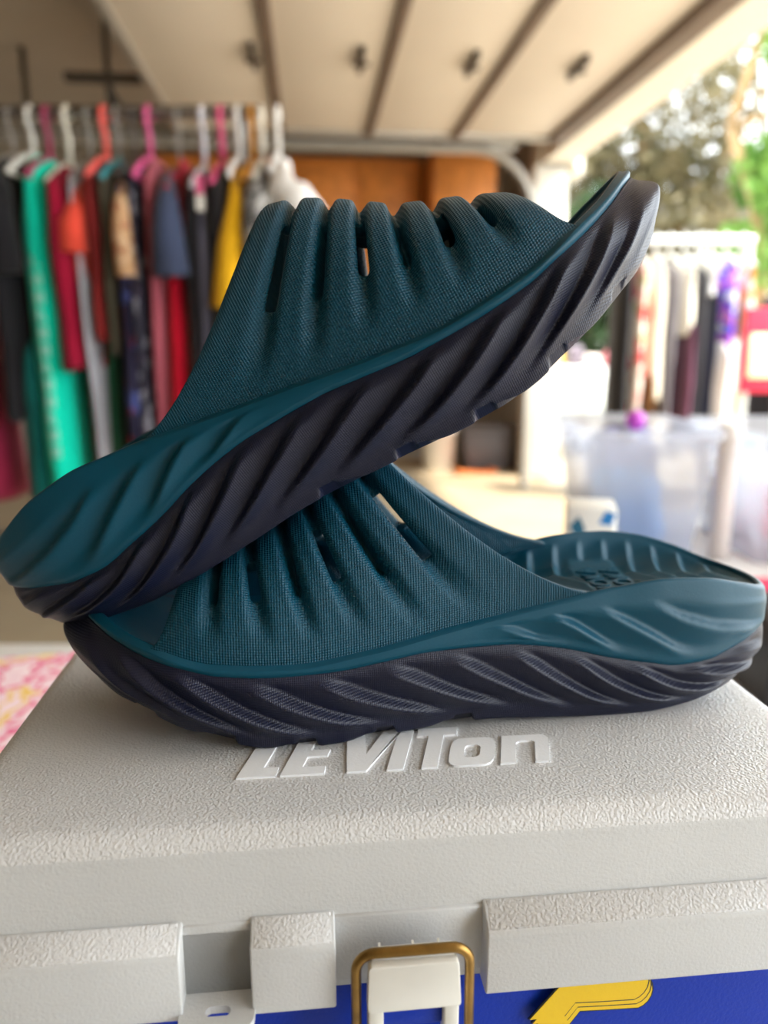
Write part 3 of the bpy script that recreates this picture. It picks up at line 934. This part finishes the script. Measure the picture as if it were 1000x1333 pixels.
for px, c, lab, dr in ((36, (232, 230, 222), 'white plastic hanger holding the black tee shirt', .12), (58, (164, 44, 92), 'magenta plastic hanger beside the white one', .13),
                   (84, (232, 228, 212), 'cream plastic hanger holding the crimson tee', .15), (133, (255, 104, 98), 'coral plastic hanger holding the brick red top', .13),
                   (191, (226, 92, 152), 'pink plastic hanger holding the dusty rose jumpsuit', .13), (230, (190, 24, 56), 'small red hanger above the slate blue tee', .17),
                   (262, (226, 226, 234), 'slim white hanger above the black long dress', .16), (286, (232, 84, 138), 'pink plastic hanger above the black jacket', .15),
                   (308, (228, 226, 222), 'pale hanger between pink and mustard hooks', .13), (326, (196, 132, 32), 'mustard plastic hanger holding the yellow top', .14),
                   (339, (234, 228, 214), 'cream hanger holding the marbled blouse', .14), (10, (180, 176, 170), 'thin grey wire hanger at the rail beside the white hanger', .12), (150, (52, 150, 160), 'teal topped hanger holding the olive jacket', .14), (112, (176, 176, 172), 'grey wire hanger holding the light grey cardigan', .14), (171, (90, 86, 90), 'dark wire hanger holding the plaid dress', .13), (360, (226, 224, 220), 'white hanger holding the white shirt', .12)):
    thin = px in (10, 112, 171)
    hanger(lab, gx(px) * 1.0, c, drop=dr, r=.004 if thin else .010, hook=(170, 168, 164) if px in (150, 230) else None)

# ------------------------------------------------------------------ outdoor clothes rack
OY, OZ = 4.8, 1.55
M_wmet = mat('white_metal', (226, 230, 228), .4)
rk = empty('garment_rack', (1.86, OY, 0)); tag(rk, 'white metal garment rack on the sunny driveway', 'rack')
MB().tube([(-.34, 0, OZ), (.34, 0, OZ)], .026, 10).build('top_rail', M_wmet, rk)
for x in (-.33, .33):
    MB().tube([(x, .02, .05), (x, .02, OZ)], .016, 10).build('upright', M_wmet, rk)
    MB().tube([(x, -.25, .04), (x, .3, .04)], .016, 10).build('foot', M_wmet, rk)
flor = pattern_mat('bright_floral', [(236, 226, 214), (220, 96, 96), (236, 226, 214), (196, 190, 150), (240, 200, 190)], 14)
tie = pattern_mat('blue_purple_tie_dye', [(220, 216, 230), (60, 70, 210), (180, 90, 200), (214, 196, 190)], 9, kind='noise')
def ox(px): return (px - 500) * .00458
OG = (('long black dress at the near end of the driveway rack', 'dress', 812, 1.46, .35, black, .035),
      ('white and coral floral dress on the driveway rack', 'dress', 830, 1.44, .40, flor, .036),
      ('cream long cardigan on the driveway rack', 'cardigan', 853, 1.46, .62, cloth('cream_cloth', (222, 214, 196), .05), .045),
      ('brown trousers hanging below the cream cardigan', 'trousers', 846, .80, .40, cloth('brown_cloth', (112, 74, 34)), .03),
      ('grey striped top on the driveway rack', 'top', 871, 1.42, .50, cloth('warm_grey_cloth', (120, 116, 124)), .03),
      ('ivory vest hanging beside the grey striped top', 'vest', 890, 1.44, 1.00, cloth('ivory_cloth', (228, 222, 206), .05), .042),
      ('plum scarf dress below the ivory vest', 'dress', 893, 1.10, .50, cloth('plum_cloth', (96, 54, 76)), .032),
      ('black trousers in the middle of the driveway rack', 'trousers', 908, 1.40, .38, char, .042),
      ('pale grey camisole in front of the black trousers', 'camisole', 915, 1.44, 1.22, cloth('pale_grey_cloth', (196, 196, 194)), .04),
      ('navy trousers hanging near the tie dye top', 'trousers', 925, 1.30, .38, cloth('navy_cloth', (44, 46, 66)), .034),
      ('blue and purple tie dye top on the driveway rack', 'top', 944, 1.46, .80, tie, .040),
      ('white long dress hanging at the end of the driveway rack', 'dress', 938, .98, .30, cloth('off_white_cloth', (230, 226, 224), .04), .050),
      ('orange and cream top at the end of the driveway rack', 'top', 966, 1.44, .98, pattern_mat('orange_cream', [(236, 226, 206), (222, 150, 80), (236, 226, 206)], 8, kind='noise'), .034))
for i, (lab, cat, px, z1, z0, m, t_) in enumerate(OG):
    garment(lab, cat, ox(px), z1, z0, m, hw=.19, th=t_ * 1.15, y=OY - .0 - (.05 if z1 < 1.2 else 0), name=cat, neck=.05)
    if z1 > 1.2:
        hanger('pale hanger on the driveway rack holding the ' + ' '.join(lab.split(' ')[:4]), ox(px), (222, 222, 218), y=OY, z=OZ + .02, drop=.09, r=.008)

# ------------------------------------------------------------------ clear bins and what stands around them
M_clear = bpy.data.materials.new('clear_plastic'); M_clear.use_nodes = True
nt = M_clear.node_tree; nt.nodes.clear()
o_ = nt.nodes.new('ShaderNodeOutputMaterial'); tp = nt.nodes.new('ShaderNodeBsdfTransparent'); pr = nt.nodes.new('ShaderNodeBsdfPrincipled'); tl = nt.nodes.new('ShaderNodeBsdfTranslucent')
mx = nt.nodes.new('ShaderNodeMixShader'); m2 = nt.nodes.new('ShaderNodeMixShader')
pr.inputs['Base Color'].default_value = lin((236, 240, 248)) + (1,); pr.inputs['Roughness'].default_value = .2
tl.inputs[0].default_value = (.9, .93, 1, 1)
tp.inputs[0].default_value = (.97, .98, 1, 1)
mx.inputs[0].default_value = .36; m2.inputs[0].default_value = .5
for a, b_ in ((tp.outputs[0], mx.inputs[1]), (tl.outputs[0], m2.inputs[1]), (pr.outputs[0], m2.inputs[2]), (m2.outputs[0], mx.inputs[2]), (mx.outputs[0], o_.inputs[0])): nt.links.new(a, b_)
def bin_(label, x, y, w, d, h, rz):
    e = empty('plastic_bin', (x, y, TZ), rz); tag(e, label, 'bin')
    rows = [(-.04, .0, False)]
    V = []; n = None
    for ins_, z in ((.03, .002), (.022, .0), (.0, h - .02), (-.010, h - .02), (-.010, h), (.002, h), (.024, .006), (.03, .004)):
        p = rrect(-w / 2 + ins_, w / 2 - ins_, -d / 2 + ins_, d / 2 - ins_, .03, 5); n = len(p)
        V += [(a, b_, z) for a, b_ in p]
    F = []
    for k in range(7):
        for a in range(n):
            F.append((k * n + a, k * n + (a + 1) % n, (k + 1) * n + (a + 1) % n, (k + 1) * n + a))
    F.append(tuple(reversed(range(n)))); F.append(tuple(7 * n + a for a in range(n)))
    obj('tub', V, F, M_clear, e)
    for sx in (-1, 1):
        MB().box(sx * (w / 2 + .004) - .012, sx * (w / 2 + .004) + .012, -.07, .07, h - .055, h - .02).build('handle', M_clear, e, .004)
    return e
bin_('clear plastic bin holding pale blue clothes on the far table', .478, 1.49, .215, .36, .238, radians(-3))
bin_('clear plastic bin holding red and pink clothes beside the blue one', .835, 1.46, .38, .36, .235, radians(-3))
def bundle(name, label, cat, loc, dims, m, seed):
    rs = np.random.default_rng(seed)
    V = []; nu, nv = 28, 16
    ph = rs.uniform(0, 6, 6)
    for i in range(nu):
        a = 2 * pi * i / nu
        for k in range(nv):
            b_ = -pi / 2 + pi * k / (nv - 1)
            r = 1 + .09 * sin(5 * a + ph[0] + 3 * b_) + .07 * sin(9 * a + ph[1]) * cos(b_) + .06 * sin(7 * b_ + ph[2] + 2 * a)
            x_ = np.sign(cos(a)) * abs(cos(a)) ** .5 * abs(cos(b_)) ** .5 * r
            y_ = np.sign(sin(a)) * abs(sin(a)) ** .5 * abs(cos(b_)) ** .5 * r
            V.append((x_ * dims[0], y_ * dims[1], dims[2] * (1 + np.sign(sin(b_)) * abs(sin(b_)) ** .6 * (r if b_ > 0 else 1))))
    e = obj(name, V, grid_faces(nu, nv, True), m)
    e.location = loc
    return tag(e, label, cat)
bundle('folded_clothes', 'pale blue folded clothes inside the clear bin', 'clothes', (.455, 1.415, TZ + .012), (.052, .075, .070), cloth('pale_blue_cloth', (120, 172, 232), .05), 3)
bundle('folded_clothes', 'lavender folded clothes inside the clear bin', 'clothes', (.490, 1.575, TZ + .012), (.060, .070, .100), cloth('lavender_cloth', (176, 180, 216), .05), 4)
bundle('folded_clothes', 'hot pink folded clothes inside the clear bin', 'clothes', (.79, 1.37, TZ + .012), (.085, .06, .050), cloth('hot_pink_cloth', (244, 40, 96), .05), 5)
bundle('folded_clothes', 'white folded clothes stacked under the green ball', 'clothes', (.74, 1.55, TZ + .012), (.055, .075, .080), cloth('snow_cloth', (232, 232, 238), .03), 6)
def ball(name, label, loc, r, m):
    v = []; nu, nv = 20, 12
    for i in range(nu):
        for k in range(nv):
            a = 2 * pi * i / nu; b_ = -pi / 2 + pi * k / (nv - 1)
            v.append((r * cos(a) * cos(b_), r * sin(a) * cos(b_), r * sin(b_)))
    o = obj(name, v, grid_faces(nu, nv, True), m); o.location = loc
    return tag(o, label, 'ball')
ball('toy_ball', 'magenta violet ball resting on the clothes in the bin', (.500, 1.53, TZ + .236), .020, mat('violet_plastic', (214, 90, 214), .3))
ball('toy_ball', 'small bright green ball in the clear bin', (.735, 1.54, TZ + .190), .015, mat('green_plastic', (40, 200, 90), .3))
rl = empty('paper_roll', (.612, 1.36, TZ)); tag(rl, 'white cardboard tube standing between the two clear bins', 'tube')
MB().tube([(0, 0, 0), (0, 0, .24)], .018, 16).build('tube', mat('white_card', (238, 228, 222), .7), rl, smooth=True)
MB().tube([(0, 0, .236), (0, 0, .243)], .014, 16).build('end_cap', M_white, rl, smooth=True)
# blue and white carton
ct = empty('tissue_carton', (.243, .885, TZ), radians(-12)); tag(ct, 'upright white carton with blue print standing behind the lower sandal', 'carton')
MB().box(-.028, .028, -.03, .03, 0, .198).build('box', M_white, ct, .003)
M_pblue = mat('blue_print', (40, 130, 200), .5)
M_pteal = mat('dark_teal_print', (16, 92, 120), .5)
MB().prism([(-.024, .175), (-.014, .188), (-.006, .172), (-.013, .158)], -.0306, -.0298).build('print', M_pteal, ct)
MB().prism([(.008, .18), (.016, .195), (.027, .192), (.022, .178)], -.0306, -.0298).build('print', M_pblue, ct)
MB().prism([(.006, .145), (.014, .158), (.026, .152), (.022, .138)], -.0306, -.0298).build('print', M_pblue, ct)
# pink floral towel on the near table, red cloth, black bag
fl_pink = pattern_mat('pink_floral_print', [(246, 214, 222), (250, 226, 230), (232, 90, 140), (246, 214, 222), (240, 200, 110), (248, 220, 226)], 26, kind='noise')
tw = empty('folded_towel', (-.50, .70, TZ), radians(12)); tag(tw, 'folded pink floral towel on the white table beside the case', 'towel')
for k in range(3):
    MB().box(-.18 - .004 * k, .18, -.14, .14 - .004 * k, .007 * k, .007 * k + .0075).build('fold', fl_pink, tw, .003, 3)
rc = empty('folded_cloth', (.66, 1.135, TZ), radians(3)); tag(rc, 'folded magenta red cloth at the front of the far table', 'cloth')
for k in range(2):
    MB().box(-.12, .16, -.03, .045, .009 * k, .009 * k + .0095).build('fold', cloth('magenta_red_cloth', (224, 28, 84)), rc, .003, 3)
hb = empty('handbag', (.535, .80, TZ)); tag(hb, 'black leather handbag lying on the table behind the case', 'bag')
M_bleath = mat('black_leather', (24, 24, 30), .45, bump=(200, .0008, 'noise'))
MB().prism(rounded_poly([(-.14, 0), (.16, 0), (.15, .085), (.08, .10), (-.10, .095), (-.135, .07)], .02, 4), -.06, .07).build('body', M_bleath, hb, .012, 3)
MB().tube([(-.08, -.02, .085), (-.05, -.05, .115), (.05, -.05, .115), (.09, -.02, .085)], .008, 8).build('strap', M_bleath, hb, smooth=True)
MB().box(-.03, .03, -.072, -.060, .05, .065).build('clasp', M_chrome, hb, .002)

# ------------------------------------------------------------------ further out on the driveway
ft = empty('folding_table', (1.95, 7.3, 0), radians(4)); tag(ft, 'distant sale table with a white lace skirt beyond the jamb', 'table')
MB().box(-.75, .55, -.3, .3, .72, .76).build('table_top', M_tab, ft, .01)
lace = pattern_mat('white_lace', [(232, 234, 228), (190, 196, 186), (240, 240, 236), (206, 208, 200)], 24, kind='noise')
v = []; nx = 80
for i in range(nx):
    x_ = -.75 + 1.3 * i / (nx - 1)
    for z in (.73, .6, .45, .3):
        v.append((x_, -.31 - .02 * sin(i * .9) * (.76 - z) * 2, z))
sk = obj('skirt', v, grid_faces(nx, 4), lace, ft)
so = sk.modifiers.new('t', 'SOLIDIFY'); so.thickness = .004
for sx in (-.68, .48):
    for sy in (-.25, .25):
        MB().tube([(sx, sy, 0), (sx, sy, .72)], .016, 8).build('leg', M_leg, ft)
wares = [((196, 40, 60), 'red'), ((230, 190, 60), 'yellow'), ((120, 110, 120), 'grey'), ((236, 220, 210), 'cream'), ((214, 120, 130), 'rose'), ((70, 80, 70), 'green')]
for i, (c, n_) in enumerate(wares):
    t = i / 5
    e = bundle('folded_clothes', f'{n_} bundle of clothes piled on the distant lace skirted table', 'clothes', (1.40 + .17 * i, 7.15 + .03 * (i % 2), .762), (.066, .085, .05 + .02 * (i % 3)), cloth(n_ + '_ware', c), 20 + i)
bn = empty('bench', (2.0, 6.75, 0), radians(4)); tag(bn, 'low grey bench on the driveway in front of the distant table', 'bench')
M_bench = mat('grey_bench', (150, 146, 146), .6)
for k in range(3):
    MB().box(-.8, .7, -.14 + .1 * k, -.05 + .1 * k, .22, .25).build('slat', M_bench, bn, .004)
for x_ in (-.65, .55):
    MB().box(x_ - .03, x_ + .03, -.13, .14, 0, .22).build('leg', M_bench, bn, .004)
# red poster stand
M_red = mat('red_board', (214, 40, 72), .6)
ps_ = empty('display_board', (2.22, 4.35, 0), radians(-8)); tag(ps_, 'red display board with yellow and white panels beside the driveway rack', 'sign')
MB().box(-.22, .5, -.02, .02, .68, 1.14).build('board', M_red, ps_, .006)
MB().box(-.19, .47, -.027, -.018, .76, 1.0).build('panel', mat('pale_yellow_panel', (250, 236, 190), .6), ps_, .003)
for k in range(4):
    MB().prism([(-.16 + .16 * k, .80), (-.05 + .16 * k, .80), (-.07 + .16 * k, .96), (-.14 + .16 * k, .96)], -.033, -.026).build('picture', mat('poster_picture', ((255, 250, 240), (238, 196, 120), (214, 214, 226), (250, 240, 230))[k], .6), ps_)
for x_ in (-.18, .46):
    MB().tube([(x_, .03, 0), (x_, .03, 1.1)], .016, 8).build('post', M_wmet, ps_)
bundle('black_sack', 'black sack heaped behind the red display board', 'bag', (2.45, 4.75, 0), (.2, .16, .60), black, 41)

# pale house across the street
M_house = mat('cream_siding', (232, 228, 214), .8)
hs_ = empty('house', (7.5, 19, 0), radians(-8)); tag(hs_, 'pale house across the street behind the trees', 'house')
MB().box(-5, 5, -2, 3, 0, 2.6).build('wall', M_house, hs_)
MB().prism([(-5.4, 2.6), (5.4, 2.6), (4.2, 4.1), (-4.2, 4.1)], -2.4, 3.4).build('roof', mat('grey_shingle', (130, 122, 116), .9), hs_)
M_glass = mat('window_glass', (70, 84, 96), .1)
for x_ in (-3.4, -.6, 2.2):
    w_ = MB().box(x_ - .6, x_ + .6, -2.06, -1.98, 1.0, 2.1).build('window', M_white, hs_, .01)
    MB().box(x_ - .52, x_ + .52, -2.08, -2.04, 1.08, 2.02).build('pane', M_glass, w_)

# ------------------------------------------------------------------ trees
M_bark = mat('tan_bark', (150, 122, 84), .9, noise=(6, .25))
def leaf_mat(name, c):
    m = bpy.data.materials.new(name); m.use_nodes = True
    nt = m.node_tree; b_ = nt.nodes['Principled BSDF']
    n = nt.nodes.new('ShaderNodeTexNoise'); n.inputs['Scale'].default_value = 3
    tc = nt.nodes.new('ShaderNodeTexCoord'); nt.links.new(tc.outputs['Object'], n.inputs[0])
    r = nt.nodes.new('ShaderNodeValToRGB')
    r.color_ramp.elements[0].position = .3; r.color_ramp.elements[1].position = .7
    r.color_ramp.elements[0].color = lin(c[0]) + (1,); r.color_ramp.elements[1].color = lin(c[1]) + (1,)
    nt.links.new(n.outputs['Fac'], r.inputs[0]); nt.links.new(r.outputs[0], b_.inputs['Base Color'])
    b_.inputs['Roughness'].default_value = .5
    t = nt.nodes.new('ShaderNodeBsdfTranslucent'); nt.links.new(r.outputs[0], t.inputs[0])
    mx = nt.nodes.new('ShaderNodeMixShader'); mx.inputs[0].default_value = .35
    nt.links.new(b_.outputs[0], mx.inputs[1]); nt.links.new(t.outputs[0], mx.inputs[2])
    nt.links.new(mx.outputs[0], nt.nodes['Material Output'].inputs[0])
    return m
def tree(label, base, limbs, blobs, leaves, size, m, name='tree'):
    """limbs: list of (points, r0, r1); blobs: list of (centre, radii, share)"""
    e = empty(name, base); tag(e, label, 'tree')
    for i, (p, r0, r1) in enumerate(limbs):
        n = len(p)
        MB().tube(p, [r0 + (r1 - r0) * k / (n - 1) for k in range(n)], 8).build('trunk' if i == 0 else 'branch', M_bark, e, smooth=True)
    tot = sum(b_[2] for b_ in blobs)
    V = []
    for c, r, sh in blobs:
        n = int(leaves * sh / tot)
        d = rng.normal(size=(n, 3)); d /= np.linalg.norm(d, axis=1)[:, None]
        rad = rng.uniform(.25, 1, n) ** .5
        # clumps
        p = np.array(c) + d * rad[:, None] * np.array(r)
        p += .12 * np.sin(p[:, [1, 2, 0]] * 7)
        a = rng.normal(size=(n, 3)); a /= np.linalg.norm(a, axis=1)[:, None]
        b2 = np.cross(a, rng.normal(size=(n, 3))); b2 /= np.linalg.norm(b2, axis=1)[:, None]
        sz = size * rng.uniform(.6, 1.4, n)[:, None]
        V.append(np.stack([p - a * sz, p + b2 * sz * .42, p + a * sz, p - b2 * sz * .42], 1))
    V = np.concatenate(V).reshape(-1, 3)
    F = np.arange(len(V)).reshape(-1, 4)
    o = obj('foliage', V, F, m, e, smooth=False)
    o['kind'] = 'stuff'
    return e
tree('large olive brown tree spreading behind the garage opening', (3.6, 11.5, 0),
     [([(0, 0, 0), (-.05, .05, 1.2), (.1, 0, 2.6), (0, .1, 4)], .2, .1), ([(.05, 0, 1.8), (.9, -.2, 3.2), (1.6, -.4, 4.6)], .1, .04), ([(.05, 0, 2.2), (-.8, .2, 3.6), (-1.4, .3, 4.6)], .09, .03)],
     [((0, 0, 4.2), (1.7, 1.3, 1.4), 4), ((-1.2, .1, 3.3), (1.0, 1, 1.2), 2), ((.5, -.1, 2.7), (1.1, 1, .9), 2), ((-.5, 0, 2.0), (1.2, 1, .8), 2), ((.2, 0, 5.6), (1.5, 1, .8), 1)],
     30000, .06, leaf_mat('olive_leaves', ((70, 72, 44), (150, 136, 100))))
tree('dark green bushy tree close behind the cream jamb', (2.45, 9.6, 0),
     [([(0, 0, 0), (.05, 0, 1.0), (0, 0, 1.9)], .09, .04)],
     [((0, 0, 2.0), (.55, .6, .75), 2), ((.1, 0, 1.1), (.7, .6, .7), 2), ((.9, .2, 1.3), (.7, .6, .55), 1)],
     14000, .05, leaf_mat('deep_green_leaves', ((28, 48, 26), (66, 92, 48))))
tree('bright green tree with a leaning tan limb beyond the driveway', (4.12, 8.4, 0),
     [([(0, 0, 0), (-.1, 0, 1.2), (-.3, 0, 2.4), (-.62, 0, 3.1)], .08, .05), ([(-.62, 0, 3.1), (-.46, 0, 3.7), (-.2, 0, 4.6), (0, 0, 5.4)], .05, .035), ([(-.62, 0, 3.1), (.1, 0, 3.35), (.6, 0, 3.5)], .035, .02)],
     [((-.05, .1, 2.75), (.45, .5, .5), 2), ((.1, 0, 4.2), (.6, .5, .45), 1.5), ((-.25, .1, 1.95), (.35, .4, .35), 1), ((.7, 0, 3.5), (.6, .5, .7), 2)],
     9000, .06, leaf_mat('fresh_green_leaves', ((74, 120, 40), (140, 176, 84))))
